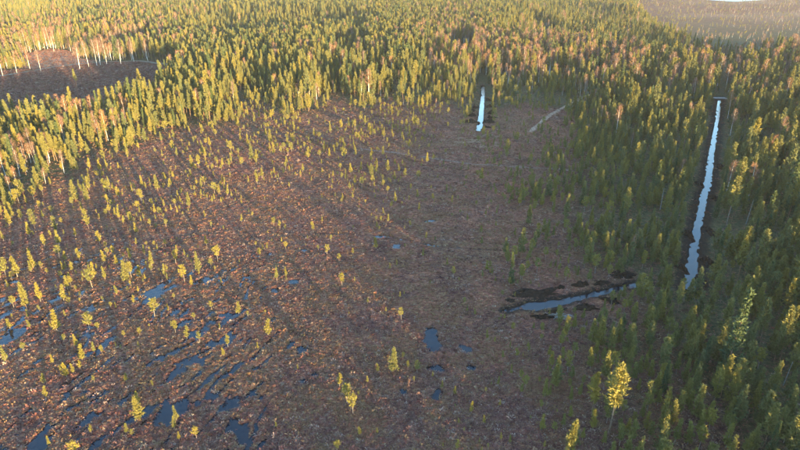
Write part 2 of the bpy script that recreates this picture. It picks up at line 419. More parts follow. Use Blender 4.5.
def pine_proto(seed, H, crown_base, width, shape, tufts, size, lean=.02, density=1.0):
    """trunk with limbs, and a crown of needle tufts carried on whorls of branches"""
    g = np.random.default_rng(seed)
    T, Cn = Soup(), Soup()
    bend = g.normal(size=2) * lean * H
    def axis(t): return np.array([bend[0] * t * t, bend[1] * t * t, H * t])
    r0 = .010 * H + .02
    ts = np.linspace(0, 1, 8)
    T.tube([axis(t) + np.array([0, 0, -.3 if t == 0 else 0]) for t in ts], [r0 * (1.25 if t == 0 else 1) * (1 - .93 * t) + .008 for t in ts], 6)
    nw = max(6, int((1 - crown_base) * H / (.56 if H > 10 else .46 if H > 6 else .34)))
    for i in range(nw):
        q = i / (nw - 1)                              # 0 at the bottom of the crown, 1 at the tip
        t = crown_base + (1 - crown_base) * (q ** .95) * .985
        if shape == 'cone': L_ = width * ((1 - q) ** 1.0 * 1.0 + .035) * (1 if q > .12 else .7)
        elif shape == 'round': L_ = width * math.sqrt(max(0, 1 - (2 * q - .9) ** 2 * .82)) * (1 if q < .9 else .6)
        else: L_ = width * (.45 + .55 * math.sin(math.pi * min(1, .18 + .82 * (1 - q)))) * (1 - .75 * q ** 3)
        nb = g.integers(4, 7)
        off = g.uniform(0, 6.28)
        for b in range(nb):
            if g.random() < .16: continue
            az = off + b * 6.283 / nb + g.normal() * .25
            l = L_ * g.uniform(.5, 1.3)
            rise = (.18 + .75 * q + g.normal() * .12)
            d = unit(np.array([math.cos(az), math.sin(az), rise]))
            p0 = axis(t)
            p1 = p0 + d * l * .55
            p2 = p1 + unit(d + np.array([0, 0, .35])) * l * .45
            if l > .35 and b % 2 == 0: T.tube([p0, p1, p2], [.012 + .012 * l, .010 + .007 * l, .006], 3)
            for s in np.linspace(.38 if shape == 'round' else .22, 1.0, tufts):
                if g.random() > density: continue
                c = p0 + (p1 - p0) * s / .55 if s < .55 else p1 + (p2 - p1) * (s - .55) / .45
                c = c + g.normal(size=3) * size * .22
                tuft(Cn, g, c, size * g.uniform(.7, 1.2) * (1 - .3 * q), np.array([d[0] * .95, d[1] * .95, .55]), 6)
    tuft(Cn, g, axis(.99), size * .8, np.array([0, 0, 1.5]), 6)
    return T.arrays(), Cn.arrays()

def birch_proto(seed, H, bare=False):
    g = np.random.default_rng(seed)
    T, Cn = Soup(), Soup()
    bend = g.normal(size=2) * .035 * H
    def axis(t): return np.array([bend[0] * t * t, bend[1] * t * t, H * t])
    ts = np.linspace(0, 1, 9)
    r0 = .0085 * H + .03
    T.tube([axis(t) + np.array([0, 0, -.3 if t == 0 else 0]) for t in ts], [r0 * (1 - .93 * t) + .006 for t in ts], 6)
    for i in range(26):
        q = i / 25
        t = .38 + .6 * q
        az = g.uniform(0, 6.28)
        l = H * (.17 * (1 - q) ** .7 + .035) * g.uniform(.7, 1.2)
        d = unit(np.array([math.cos(az), math.sin(az), 1.1 + g.uniform(-.2, .5)]))
        p0 = axis(t); p1 = p0 + d * l * .6; p2 = p1 + unit(d + np.array([0, 0, -.1])) * l * .5
        Cn.tube([p0, p1, p2], [.02 + .012 * l, .014, .007], 3)
        for k in range(5 if bare else 24):
            s = g.uniform(.15, 1.05)
            c = p0 + (p2 - p0) * s
            e = unit(d * .9 + g.normal(size=3) * .55 + np.array([0, 0, -.1])) * g.uniform(.5, 1.15) * H / 12
            w = unit(np.cross(e, g.normal(size=3))) * g.uniform(.018, .042) * H / 12
            Cn.add([c - w, c + w, c + e], [(0, 1, 2)])
            c2 = c + e * g.uniform(.3, .8)
            e2 = unit(e + g.normal(size=3) * .45 * np.linalg.norm(e)) * np.linalg.norm(e) * .6
            Cn.add([c2 - w * .8, c2 + w * .8, c2 + e2], [(0, 1, 2)])
    return T.arrays(), Cn.arrays()

def snag_proto(seed, H):
    g = np.random.default_rng(seed)
    T, br = Soup(), []
    b = g.normal(size=2) * .03 * H
    ts = np.linspace(0, 1, 6)
    T.tube([np.array([b[0] * t, b[1] * t, H * t - (.3 if t == 0 else 0)]) for t in ts], [(.012 * H + .03) * (1 - .75 * t) for t in ts], 6)
    for i in range(16):
        t = g.uniform(.3, .97); az = g.uniform(0, 6.28); l = g.uniform(.4, 1.2) * (1.2 - t)
        p0 = np.array([b[0] * t, b[1] * t, H * t]); d = np.array([math.cos(az), math.sin(az), g.uniform(-.1, .5)])
        Cn = Soup(); Cn.tube([p0, p0 + d * l * .6, p0 + d * l + np.array([0, 0, .1])], [.028, .018, .008], 3)
        br.append(mesh('dead_branch', *Cn.arrays(), [M_SNAG]))
    return mesh('dead_trunk', *T.arrays(), [M_SNAG], None, True), br

PROTO = {}                                           # kind -> list of (height, trunk mesh, crown mesh, whole mesh)
def register(kind, H, parts, bark, leaf):
    (tv, tf), (cv, cf) = parts
    n = len(PROTO.setdefault(kind, []))
    tm = mesh(f'{kind}_trunk', tv, tf, [bark], None, True)
    cm = mesh(f'{kind}_crown', cv, cf, [leaf])
    whole = mesh(f'{kind}_whole', np.concatenate([tv, cv]), np.concatenate([tf, cf + len(tv)]), [bark, leaf],
                 np.concatenate([np.zeros(len(tf)), np.ones(len(cf))]))
    PROTO[kind].append((H, tm, cm, whole))
for k in range(5):
    register('tall_pine', 14, pine_proto(100 + k, 14, [.38, .45, .33, .5, .42][k], [1.8, 1.55, 1.95, 1.4, 1.5][k], ['cone', 'cone', 'cone', 'oval', 'cone'][k], 5, .62, .015), M_BARK, M_NEEDLE)
for k in range(5):
    register('young_pine', 8, pine_proto(200 + k, 8, [.16, .22, .12, .28, .2][k], [1.5, 1.3, 1.7, 1.35, 1.25][k], 'cone' if k != 3 else 'oval', 5, .48, .015), M_BARK, M_NEEDLE)
for k in range(6):
    register('bog_pine', 4, pine_proto(300 + k, 4, [.35, .22, .5, .3, .45, .15][k], [.75, .62, .9, .56, 1.0, .7][k], ['oval', 'cone', 'round', 'cone', 'round', 'cone'][k], 4, .33, .04), M_GREYBARK, M_BOGNEEDLE)
for k in range(3):
    register('spruce', 13, pine_proto(600 + k, 13, .07, [1.5, 1.3, 1.65][k], 'cone', 5, .5, .01), M_BARK, M_SPRUCE)
for k in range(4):
    register('birch', 12, birch_proto(400 + k, 12), M_BIRCH, M_TWIG)
for k in range(2):
    tm_, br_ = snag_proto(500 + k, 8)
    PROTO.setdefault('snag', []).append((8, tm_, br_, None))

# ------------------------------------------------------------------ the ground: one sheet, fine near the viewpoint and in front of it
ang = np.concatenate([np.linspace(-math.pi, -R(46), 60, endpoint=False), np.arange(-R(46), R(46), .0036), np.linspace(R(46), math.pi, 60, endpoint=False)])
rad = [6.0]
while rad[-1] < 2600:
    r_ = rad[-1]
    rad.append(r_ * (1.12 if r_ < 66 else 1.0042 if r_ < 330 else 1.009 if r_ < 700 else 1.04))
rad = np.array(rad)
AA, RR = np.meshgrid(ang, rad)
gx, gy = (RR * np.sin(AA)).ravel(), (RR * np.cos(AA)).ravel()
gz, pool, bare, pa = ground_fields(gx, gy)
na, nr = len(ang), len(rad)
I = np.arange(na * nr).reshape(nr, na)
J = np.roll(I, -1, 1)
quads = np.stack([I[:-1], I[1:], J[1:], J[:-1]], -1).reshape(-1, 4)[:, ::-1]
V = np.stack([gx, gy, gz], 1)
ctr = len(V)
V = np.concatenate([V, [[0, 0, .1]]])
u, v, d = g2px(gx, gy)
tf_g = idw(np.clip(u, -80, 880), np.clip(v, -8, 470), TF, [2, 3])
forest = sstep(2.6, 5.2, tf_g[:, 0]) * (.62 + .38 * sstep(3.5, 7, tf_g[:, 1]))
forest = np.where((d < 30) | (gy < 40), np.where(gy < behind_edge(gx), 1, 0), forest)
forest = np.clip(forest + (fbm(gx / 7, gy / 7, 31, 2) - .5) * .5 * (forest > .05), 0, 1)
clear = in_poly(gx, gy, CLEAR); farbog = in_poly(gx, gy, FARBOG); glade = in_poly(gx, gy, GLADE)
forest = np.where(clear | glade, .55, np.where(farbog, .85 * (1 - .75 * sstep(620, 1000, gy + 160 * (fbm(gx / 120, gy / 60, 45, 3) - .5))), forest))  # clearing floor darkened: the front forest's shade is put into its colour
dirt = np.maximum(bare, pool * .8)
sandm = in_poly(gx, gy, SANDPIT) * .95 + clear * .25 * sstep(.5, .75, fbm(gx / 14, gy / 14, 47, 3))
sandm = np.where(farbog, np.clip(.5 * sstep(.4, .8, fbm(gx / 160, gy / 70, 44, 4)) * sstep(700, 950, gy), 0, 1), sandm)
d_r, _, _ = seg_dist(gx, gy, RUT)
dirt = np.maximum(dirt, .5 * (1 - sstep(.2, .7, d_r)))
pale_trail = g_poly([(440, 140), (455, 136), (480, 134), (505, 136), (505, 145), (480, 149), (455, 146)])
pt = in_poly(gx, gy, pale_trail) * sstep(.45, .65, fbm(gx / 3.5, gy / 3.5, 61, 3)) * .8
sandm = np.clip(np.maximum(sandm, pt), 0, 1)
place = np.stack([forest, dirt, sandm, np.ones_like(dirt)], 1)
place = np.concatenate([place, [[0, 0, 0, 1]]])
F = [tuple(q) for q in quads.tolist()] + [(ctr, int(I[0, (k + 1) % na]), int(I[0, k])) for k in range(na)]
me = bpy.data.meshes.new('ground')
me.from_pydata(V.tolist(), [], F)
me.materials.append(m_g)
ca = me.color_attributes.new('place', 'FLOAT_COLOR', 'POINT')
ca.data.foreach_set('color', place.astype(np.float32).ravel())
me.polygons.foreach_set('use_smooth', np.ones(len(me.polygons), bool))
me.update()
link('ground', me, kind='structure', label='brown heather mire and dark forest floor', category='ground')

# water of the bog pools: one level sheet that the hollows of the mire reach down to
wp = g_poly([(-140, 560), (-140, 258), (60, 252), (250, 215), (420, 205), (520, 160), (520, 176), (470, 250), (495, 290), (480, 420), (420, 560)])
o = link('pool_water', mesh('pool_water', np.c_[wp, np.full(len(wp), WATER_Z)], [tuple(range(len(wp)))], [m_w]), kind='structure', label='blue water lying in the hollows of the mire', category='water')
def ribbon(name, pts, w, zoff, m, level=None, jag=0.0, seed=0, label=None, cat=None, sub=10):
    P_ = np.array(pts); n = (len(P_) - 1) * sub + 1
    t = np.linspace(0, len(P_) - 1, n)
    x = np.interp(t, np.arange(len(P_)), P_[:, 0]); y = np.interp(t, np.arange(len(P_)), P_[:, 1])
    wd = np.interp(t, np.arange(len(P_)), w) if np.ndim(w) else np.full(n, w)
    tx, ty = np.gradient(x), np.gradient(y); l = np.hypot(tx, ty); nx, ny = -ty / l, tx / l
    j1 = (vnoise(t * 3.1, t * 0 + seed, seed) - .5) * jag; j2 = (vnoise(t * 3.1, t * 0 + seed + 7, seed + 3) - .5) * jag
    cols = []
    for s in np.linspace(-1, 1, 5):
        h = wd / 2 + (j1 if s < 0 else j2)
        X, Y = x + nx * h * s, y + ny * h * s
        Z = np.full(n, level) if level is not None else ground_z(X, Y) + zoff
        cols.append(np.stack([X, Y, Z], 1))
    V = np.stack(cols, 1).reshape(-1, 3)
    F = [(i * 5 + k, i * 5 + k + 1, i * 5 + k + 6, i * 5 + k + 5) for i in range(n - 1) for k in range(4)]
    return link(name, mesh(name, V, F, [m], None, True), kind='structure', label=label, category=cat)
ribbon('ditch_water', MAIN, MAIN_W + 1.2, 0, m_w, -.30, 0, 1, 'long straight water-filled ditch cut through the right-hand pine forest', 'ditch')
ribbon('ditch_water', SIDE, SIDE_W + 1.0, 0, m_w, -.28, 0, 2, 'short blue water-filled side ditch with a pointed end in the open mire', 'ditch')
ribbon('ditch_water', UPPER, UPPER_W + 1.0, 0, m_w, -.30, 0, 3, 'bright short ditch lined with peat heaps at the far edge of the mire', 'ditch')
ribbon('path', TRACK, 2.4, .05, M_TRACK, None, 1.1, 4, 'pale worn track leading from the mire into the forest', 'path')
ribbon('path', TRAIL, 1.8, .04, M_TRAIL, None, 1.2, 5, 'faint trodden trail across the far mire', 'path')
ribbon('road', ROAD, 3.6, .05, M_ROAD, None, .8, 6, 'pale gravel track crossing the far end of the long ditch', 'road')
ribbon('road', SANDY, 3.0, .05, M_ROAD, None, 3.4, 7, 'sandy track along the far side of the left clearing', 'road')
lk = LAKE
link('lake_water', mesh('lake_water', np.c_[lk, np.full(len(lk), .55)], [tuple(range(len(lk)))], [m_lake]), kind='structure', label='pale blue lake beyond the far open bog', category='lake')

# ------------------------------------------------------------------ trees
def px_height(u, v, hpx):
    """height in metres of an upright thing whose foot is at pixel (u, v) and that is hpx pixels tall"""
    x, y = px2g(u, v)
    lo, hi = .2, 40.0
    for _ in range(40):
        m_ = (lo + hi) / 2
        a, b, _d = g2px(x, y, m_)
        if math.hypot(a - u, b - v) < hpx: lo = m_
        else: hi = m_
    return lo
HAND = [  # foot pixel, height in pixels: pines one can pick out in the photograph
 (57, 331, 19), (6, 362, 16), (82, 359, 15), (155, 317, 18), (90, 331, 18), (140, 336, 8), (187, 339, 13), (228, 347, 11), (224, 356, 8), (239, 314, 13), (212, 310, 9), (268, 335, 15), (140, 419, 24), (138, 404, 12), (177, 421, 14), (127, 433, 10), (132, 436, 8), (49, 444, 9),
 (46, 397, 11), (44, 383, 10), (53, 363, 9), (94, 351, 10), (102, 353, 8), (24, 351, 9), (61, 371, 7), (10, 328, 11), (30, 328, 8), (153, 387, 7), (258, 349, 6),
 (393, 372, 24), (347, 403, 18), (353, 414, 18), (360, 435, 8), (403, 360, 7), (408, 369, 8), (417, 372, 11), (442, 389, 8), (455, 394, 8), (471, 413, 11), (378, 372, 8), (464, 305, 7), (475, 315, 6), (467, 312, 6), (377, 434, 6), (501, 441, 8), (510, 443, 8),
 (554, 389, 25), (590, 369, 20), (619, 446, 22), (675, 442, 22), (645, 430, 18), (743, 400, 38), (791, 358, 36), (705, 366, 30), (749, 316, 30), (694, 342, 26), (771, 355, 30), (736, 352, 30), (645, 371, 16), (657, 406, 16),
 (274, 226, 8), (286, 250, 8), (277, 281, 13), (331, 242, 7), (327, 255, 10), (339, 262, 8), (353, 254, 6), (342, 286, 12), (423, 257, 8), (433, 201, 7), (481, 235, 7), (447, 266, 7), (490, 269, 8), (527, 264, 9), (376, 249, 11), (390, 269, 6), (397, 266, 6), (381, 222, 6), (388, 222, 7), (377, 228, 6),
 (362, 188, 10), (372, 178, 14), (361, 171, 9), (388, 173, 12), (395, 181, 9), (405, 178, 9), (418, 180, 9), (427, 164, 11), (344, 161, 12), (383, 188, 8), (400, 298, 6), (465, 148, 7),
 (76, 201, 21), (127, 284, 23), (152, 266, 15), (199, 272, 20), (218, 262, 15), (142, 203, 13), (34, 269, 17), (89, 229, 20), (10, 226, 20), (100, 245, 14), (137, 235, 12), (207, 246, 10), (57, 234, 18), (30, 238, 16), (45, 248, 14), (80, 262, 14), (105, 262, 12), (140, 278, 13), (176, 264, 13), (192, 285, 11), (165, 276, 12), (68, 290, 14)]
HAND_BIRCH = [(80, 69.5, 27), (89, 67, 26), (97, 65.5, 26), (100.5, 65, 25), (107, 64.5, 22), (121, 64, 24), (41, 71.5, 22), (17, 73, 22), (30, 69, 22), (54, 51, 18), (3, 76, 22), (134, 62, 20), (148, 61, 20),
              (582, 104, 13), (603, 101, 9), (7, 180, 30), (20, 176, 26), (27, 172, 25), (38, 168, 26), (50, 163, 22), (2, 168, 28), (60, 158, 22), (12, 196, 20), (46, 184, 16)]
HAND_SNAG = [(762, 292, 24), (783, 386, 26), (403, 126, 8), (746, 224, 26), (560, 268, 9), (660, 210, 22), (795, 214, 24), (632, 112, 18)]

pts = []                                             # x, y, height, kind
for (uu, vv, hh) in HAND:
    x, y = px2g(uu, vv); H = px_height(uu, vv, hh)
    pts.append((float(x), float(y), H, 'pine', 1))
for (uu, vv, hh) in HAND_BIRCH:
    x, y = px2g(uu, vv); pts.append((float(x), float(y), px_height(uu, vv, hh), 'birch', 1))
for (uu, vv, hh) in HAND_SNAG:
    x, y = px2g(uu, vv); pts.append((float(x), float(y), px_height(uu, vv, hh), 'snag', 1))
hand_xy = np.array([(p[0], p[1]) for p in pts])

def scatter():
    out = []
    # rings of candidate points: jittered cells; beyond 700 m fewer, since crowns there merge
    for (r0, r1, cell, half) in ((20, 430, 3.1, R(60)), (430, 760, 3.6, R(48)), (760, 1500, 4.6, R(44))):
        n = int(2 * r1 / cell)
        xs = (np.arange(n) - n / 2) * cell
        X, Y = np.meshgrid(xs, xs[xs > -280])
        X = (X + rng.uniform(-.5, .5, X.shape) * cell).ravel(); Y = (Y + rng.uniform(-.5, .5, Y.shape) * cell).ravel()
        r_ = np.hypot(X, Y); a_ = np.abs(np.arctan2(X, Y))
        k = (r_ >= r0) & (r_ < r1) & ((a_ < half) | ((Y < 60) & (r_ < 330) & (X < 260) & (X > -190)) )
        X, Y = X[k], Y[k]
        u, v, d = g2px(X, Y)
        f = idw(np.clip(u, -80, 880), np.clip(v, -8, 470), TF, [2, 3, 4])
        den, hm, bf = f[:, 0], f[:, 1], f[:, 2]
        back = (d < 30) | (v > 520)
        inb = Y < behind_edge(X)
        den = np.where(back, np.where(inb, 6.5, .25), np.where(inb, np.maximum(den, 5), den))
        hm = np.where(back, np.where(inb, 9.0, 3.0), np.where(inb, np.maximum(hm, 9), hm)); bf = np.where(back, .03, bf)
        bf = np.where(hm < 4.8, 0, np.where((v > 220) & (u > 400), bf * .35, bf))
        den = den * np.where((hm < 5) & (den < 2.8) & (u < 500), .8 + 6.0 * sstep(.32, .72, fbm(X / 11, Y / 11, 92, 2)), .35 + 1.35 * sstep(.22, .75, fbm(X / 20, Y / 20, 91, 3)))
        den = den * np.where((hm < 7) & (u > 500) & (v > 130), 2.1, 1)                     # gaps and thickets
        far = np.hypot(X, Y) > 430
        stand = vnoise(X / 90 + 3, Y / 130, 93); stand2 = vnoise(X / 42, Y / 60, 94)
        hm = hm * np.where(far, .72 + .42 * sstep(.3, .6, stand), 1)
        den = den * np.where(far & (stand2 > .80), .12, 1)
        keep = rng.random(len(X)) < den / 100 * cell * cell
        for poly in (CLEAR, FARBOG, GLADE, SANDPIT, LAKE):
            ip = in_poly(X, Y, poly)
            keep &= ~(ip & (rng.random(len(X)) > (.16 if poly is FARBOG else .004)))
        for pl, w in ((MAIN, 4.6), (SIDE, 3.6), (UPPER, 5.5), (FAR_CUT, 2.0), (UP_CUT, 3.0), (TRACK, 2.2), (ROAD, 4.0), (SANDY, 4.0)):
            dd, _, sd = seg_dist(X, Y, pl)
            keep &= dd > w + (vnoise(X / 5, Y / 5, 55) - .4) * 1.5
        # trees in front of the far road would hide it: the photo shows it through a gap
        keep &= ~(in_poly(X, Y, g_poly([(712, 98), (728, 98), (724, 112), (716, 112)])))
        _, pl_, _, _ = ground_fields(X, Y) if r0 < 400 else (0, np.zeros(len(X)), 0, 0)
        keep &= pl_ < .3
        hm = np.where(hm < 5.5, hm * np.where(u > 505, 1.22, .70), hm)
        X, Y, hm, bf = X[keep], Y[keep], hm[keep], bf[keep]
        if r0 < 400:
            md = np.full(len(X), 1e9)
            for hx, hy in hand_xy: md = np.minimum(md, np.hypot(X - hx, Y - hy))
            k = md > 1.5
            X, Y, hm, bf = X[k], Y[k], hm[k], bf[k]
        H = hm * np.exp(rng.normal(size=len(X)) * np.where(hm < 5, .44, .22)) * np.where(hm < 5.5, .80, .97)
        under = rng.random(len(X)) < np.where(hm > 8, .12, 0)
        H = np.where(under, H * rng.uniform(.25, .5, len(X)), H)
        H = np.clip(H, .7, 19)
        farb = in_poly(X, Y, FARBOG)
        H = np.where(farb, rng.uniform(1.5, 4, len(X)), H)
        isb = rng.random(len(X)) < bf
        for x, y, h, b in zip(X.tolist(), Y.tolist(), H.tolist(), isb.tolist()):
            sp_ = (not b) and h > 7.5 and random.random() < .13
            out.append((x, y, max(h, 5) if b else h * 1.08 if sp_ else h, 'birch' if b else 'spruce' if sp_ else 'pine', 0))
    return out
pts += scatter()
X = np.array([p[0] for p in pts]); Y = np.array([p[1] for p in pts]); HH = np.array([p[2] for p in pts])
GZ = np.concatenate([ground_z(X[s:s + 40000], Y[s:s + 40000]) for s in range(0, len(X), 40000)])
KIND = [p[3] for p in pts]
CLS = np.array(['bog' if (k == 'pine' and h < 5.6) else k for k, h in zip(KIND, HH)])
U, Vv, Dp = g2px(X, Y, GZ + HH * .6)
U0, V0, _ = g2px(X, Y, GZ)
size_px = FPX * HH / np.hypot(np.hypot(X, Y), CAM_H)
inside = (U > 3) & (U < 797) & (Vv > 3) & (Vv < 446) & (Dp > 0)
hand = np.array([p[4] for p in pts], bool)
print('trees', len(pts), {k: int((CLS == k).sum()) for k in ('pine', 'bog', 'birch', 'snag')}, 'in view', {k: int(((CLS == k) & inside).sum()) for k in ('pine', 'bog', 'birch', 'snag')})

def protos_for(cls, h):
    if cls == 'bog': return 'bog_pine'
    if cls in ('birch', 'spruce'): return cls
    if cls == 'snag': return 'snag'
    return 'young_pine' if h < 10 else 'tall_pine'

chosen = np.zeros(len(pts), bool)
for cls, lim in (('pine', 290), ('bog', 300), ('birch', 110), ('spruce', 60), ('snag', 30)):
    idx = np.where((CLS == cls) & inside)[0]
    score = size_px[idx] + np.where(hand[idx], 500, 0)
    # trees hidden behind a nearer, closely standing one are poor individuals
    idx = idx[np.argsort(-score)][:lim]
    chosen[idx] = True

# ---- labels: every single tree is told by what it stands by and how near it stands to it
MARKS = [
 ('the pointed end of the side ditch', px2g(508, 311)), ('the pale brushwood by the side ditch', px2g(561, 317)), ('the twin pools in mid-mire', px2g(433, 352)), ('the near end of the long ditch', px2g(690, 288)),
 ('the bend in the long ditch', px2g(707, 185)), ('the near end of the bright far ditch', px2g(479, 130)), ('the foot of the pale track', px2g(531, 131)), ('the gravel track crossing the long ditch', px2g(720, 98)),
 ('the lower left corner of the picture', px2g(0, 448)), ('the lower right corner of the picture', px2g(798, 448)), ('the middle of the bottom edge', px2g(400, 446)), ('the left edge at mid-height', px2g(2, 240)),
 ('the right edge at mid-height', px2g(798, 230)), ('the broad pool at lower left', px2g(244, 435)), ('the large pool of the left mire', px2g(158, 288)), ('the wet rut across the mire', px2g(396, 246)),
 ('the left clearing', px2g(60, 90)), ('the mouth of the side ditch in the forest', px2g(645, 283)), ('the spot where the far trail begins', px2g(362, 150)), ('the quarter point of the bottom edge from the right', px2g(610, 446)),
 ('the quarter point of the bottom edge from the left', px2g(190, 446)), ('the left edge low down', px2g(2, 350)), ('the right edge low down', px2g(798, 350)), ('the right edge high up', px2g(798, 140)), ('the dark glade in the far forest', px2g(462, 55)),
 ('the sapling slope left of the long ditch', px2g(600, 210)), ('the open middle of the mire', px2g(330, 330)), ('the pine-dotted margin at upper left', px2g(120, 200)), ('the pine-dotted margin above mid-mire', px2g(300, 140)), ('the sapling belt right of mid-mire', px2g(530, 230)),
 ('the forest corner between both ditches', px2g(660, 250)), ('the forest right of the long ditch bend', px2g(755, 190)), ('the forest right of the long ditch end', px2g(745, 270)), ('the forest edge at far left', px2g(30, 165)), ('the forest edge below the clearing', px2g(110, 130)),
 ('the dark gap at lower right', px2g(770, 322)), ('the left bank high up the long ditch', px2g(695, 140)), ('the sapling ground below the side ditch', px2g(610, 345)), ('the scrub left of the lower right corner', px2g(700, 420))]
MX = np.array([float(m[1][0]) for m in MARKS]); MY = np.array([float(m[1][1]) for m in MARKS])
MU, MV, _ = g2px(MX, MY)
ORD_ = ['nearest', 'second nearest', 'third nearest', 'fourth nearest', 'fifth nearest', 'sixth nearest', 'seventh nearest', 'eighth nearest', 'ninth nearest', 'tenth nearest', 'eleventh nearest', 'twelfth nearest',
       'thirteenth nearest', 'fourteenth nearest', 'fifteenth nearest', 'sixteenth nearest', 'seventeenth nearest', 'eighteenth nearest', 'nineteenth nearest', 'twentieth nearest']
ORD = ORD_ + ['twenty-' + w for w in ['first nearest'] + ORD_[1:9]] + ['thirtieth nearest'] + ['thirty-' + w for w in ['first nearest'] + ORD_[1:9]]
WORD = {'pine': 'forest pine', 'bog': 'bog pine', 'birch': 'leafless birch', 'spruce': 'dark spruce', 'snag': 'bare dead tree'}
GROUP = {'pine': 'pines of the right-hand and left-hand forest', 'bog': 'small pines dotted over the mire', 'birch': 'leafless birches among the pines', 'spruce': 'dark spruces among the pines', 'snag': 'bare dead trees'}
ch = np.where(chosen)[0]
def look(i):
    h = HH[i]; c = CLS[i]
    if c == 'bog': return 'tiny ' if h < 2.2 else 'small ' if h < 3.6 else 'tallish '
    if c == 'pine': return 'young ' if h < 8 else 'slender ' if h < 11 else 'tall '
    if c == 'birch': return 'white-stemmed '
    if c == 'spruce': return 'pointed '
    return 'grey '
LOOK = {i: look(i) + WORD[CLS[i]] for i in ch}
near_mark = {i: int(np.argmin(np.hypot(MU - U0[i], (MV - V0[i]) * 1.6))) for i in ch}
rank = {}
for key in {(LOOK[i], near_mark[i]) for i in ch}:
    ids = [i for i in ch if (LOOK[i], near_mark[i]) == key]
    ids.sort(key=lambda i: math.hypot(MU[key[1]] - U0[i], MV[key[1]] - V0[i]))
    for k, i in enumerate(ids): rank[i] = k
NAME = {'pine': 'pine_tree', 'bog': 'bog_pine', 'birch': 'birch_tree', 'spruce': 'spruce_tree', 'snag': 'dead_tree'}
CAT = {'pine': 'pine tree', 'bog': 'bog pine', 'birch': 'birch tree', 'spruce': 'spruce tree', 'snag': 'dead tree'}
for i in ch:
    c = CLS[i]
    fam = PROTO[protos_for(c, HH[i])]
    PH, tm, cm, _w = fam[int(rng.integers(len(fam)))]
    root = bpy.data.objects.new(NAME[c], None)
    root.empty_display_size = .3
    COL.objects.link(root)
    s = HH[i] / PH
    wv = s * float(rng.uniform(.75, 1.1)) * (1.12 if (hand[i] and c == 'bog' and V0[i] > 300 and U0[i] < 480) else 1)
    root.location = (X[i], Y[i], GZ[i])
    root.rotation_euler = (float(rng.normal() * .025), float(rng.normal() * .025), float(rng.uniform(0, 6.28)))
    root.scale = (wv, wv, s)
    m_ = near_mark[i]; k = rank[i]
    if k < len(ORD):
        root['label'] = f'{LOOK[i]}, {ORD[k]} {MARKS[m_][0]}'
    else:
        root['label'] = f'{LOOK[i]} well away from {MARKS[m_][0]}'
    root['category'] = CAT[c]; root['group'] = GROUP[c]
    link('trunk', tm, root)
    for part in (cm if c == 'snag' else [cm]): link('branch' if c == 'snag' else 'crown', part, root)

# ---- the rest: masses that cannot be counted, set out by geometry nodes on a cloud of points
lib = {}
for kind, fam in PROTO.items():
    lc = bpy.data.collections.new(f'library_{kind}')
    for k, (PH, tm, cm, wm) in enumerate(fam):
        if wm is None: continue
        ob = bpy.data.objects.new(f'library_{kind}_{k}', wm)
        lc.objects.link(ob)
    lib[kind] = lc
def mass(name, P_, scale, rotz, pick, coll, label, cat, tilt=.03, mats=()):
    n = len(P_)
    me = bpy.data.meshes.new(name)
    me.vertices.add(n); me.vertices.foreach_set('co', np.asarray(P_, np.float32).ravel())
    a = me.attributes.new('size', 'FLOAT_VECTOR', 'POINT'); a.data.foreach_set('vector', np.asarray(scale, np.float32).ravel())
    rot = np.stack([rng.normal(size=n) * tilt, rng.normal(size=n) * tilt, rotz], 1)
    a = me.attributes.new('turn', 'FLOAT_VECTOR', 'POINT'); a.data.foreach_set('vector', rot.astype(np.float32).ravel())
    a = me.attributes.new('pick', 'INT', 'POINT'); a.data.foreach_set('value', np.asarray(pick, np.int32))
    for m in mats: me.materials.append(m)
    o = link(name, me, kind='stuff', label=label, category=cat)
    ng = bpy.data.node_groups.new(name + '_setting_out', 'GeometryNodeTree')
    ng.interface.new_socket('Geometry', in_out='INPUT', socket_type='NodeSocketGeometry')
    ng.interface.new_socket('Geometry', in_out='OUTPUT', socket_type='NodeSocketGeometry')
    N, L = ng.nodes, ng.links
    gi, go = N.new('NodeGroupInput'), N.new('NodeGroupOutput')
    ci = N.new('GeometryNodeCollectionInfo'); ci.inputs['Collection'].default_value = coll
    ci.inputs['Separate Children'].default_value = True; ci.inputs['Reset Children'].default_value = True
    ip = N.new('GeometryNodeInstanceOnPoints'); ip.inputs['Pick Instance'].default_value = True
    def attr(nm, t):
        q = N.new('GeometryNodeInputNamedAttribute'); q.data_type = t; q.inputs['Name'].default_value = nm
        return q.outputs['Attribute']
    e2r = N.new('FunctionNodeEulerToRotation')
    L.new(gi.outputs[0], ip.inputs['Points']); L.new(ci.outputs[0], ip.inputs['Instance'])
    L.new(attr('pick', 'INT'), ip.inputs['Instance Index']); L.new(attr('turn', 'FLOAT_VECTOR'), e2r.inputs[0])
    L.new(e2r.outputs[0], ip.inputs['Rotation']); L.new(attr('size', 'FLOAT_VECTOR'), ip.inputs['Scale'])
    L.new(ip.outputs[0], go.inputs[0])
    md = o.modifiers.new('setting_out', 'NODES'); md.node_group = ng
    return o
def tree_mass(name, kind, sel, label, cat):
    idx = np.where(sel & ~chosen)[0]
    if not len(idx): return
    fam = PROTO[kind]; PH = fam[0][0]
    s = HH[idx] / PH; w = s * rng.uniform(.72, 1.08, len(idx))
    mass(name, np.stack([X[idx], Y[idx], GZ[idx]], 1), np.stack([w, w, s], 1), rng.uniform(0, 6.28, len(idx)), rng.integers(len(fam), size=len(idx)), lib[kind], label, cat)
tree_mass('pine_forest', 'tall_pine', (CLS == 'pine') & (HH >= 10), 'mass of tall pines covering the far plain', 'forest')
tree_mass('young_pine_forest', 'young_pine', (CLS == 'pine') & (HH < 10), 'mass of young pines along the ditches and forest edges', 'forest')
tree_mass('bog_pine_scatter', 'bog_pine', CLS == 'bog', 'mass of far small bog pines and saplings at the mire edge', 'saplings')
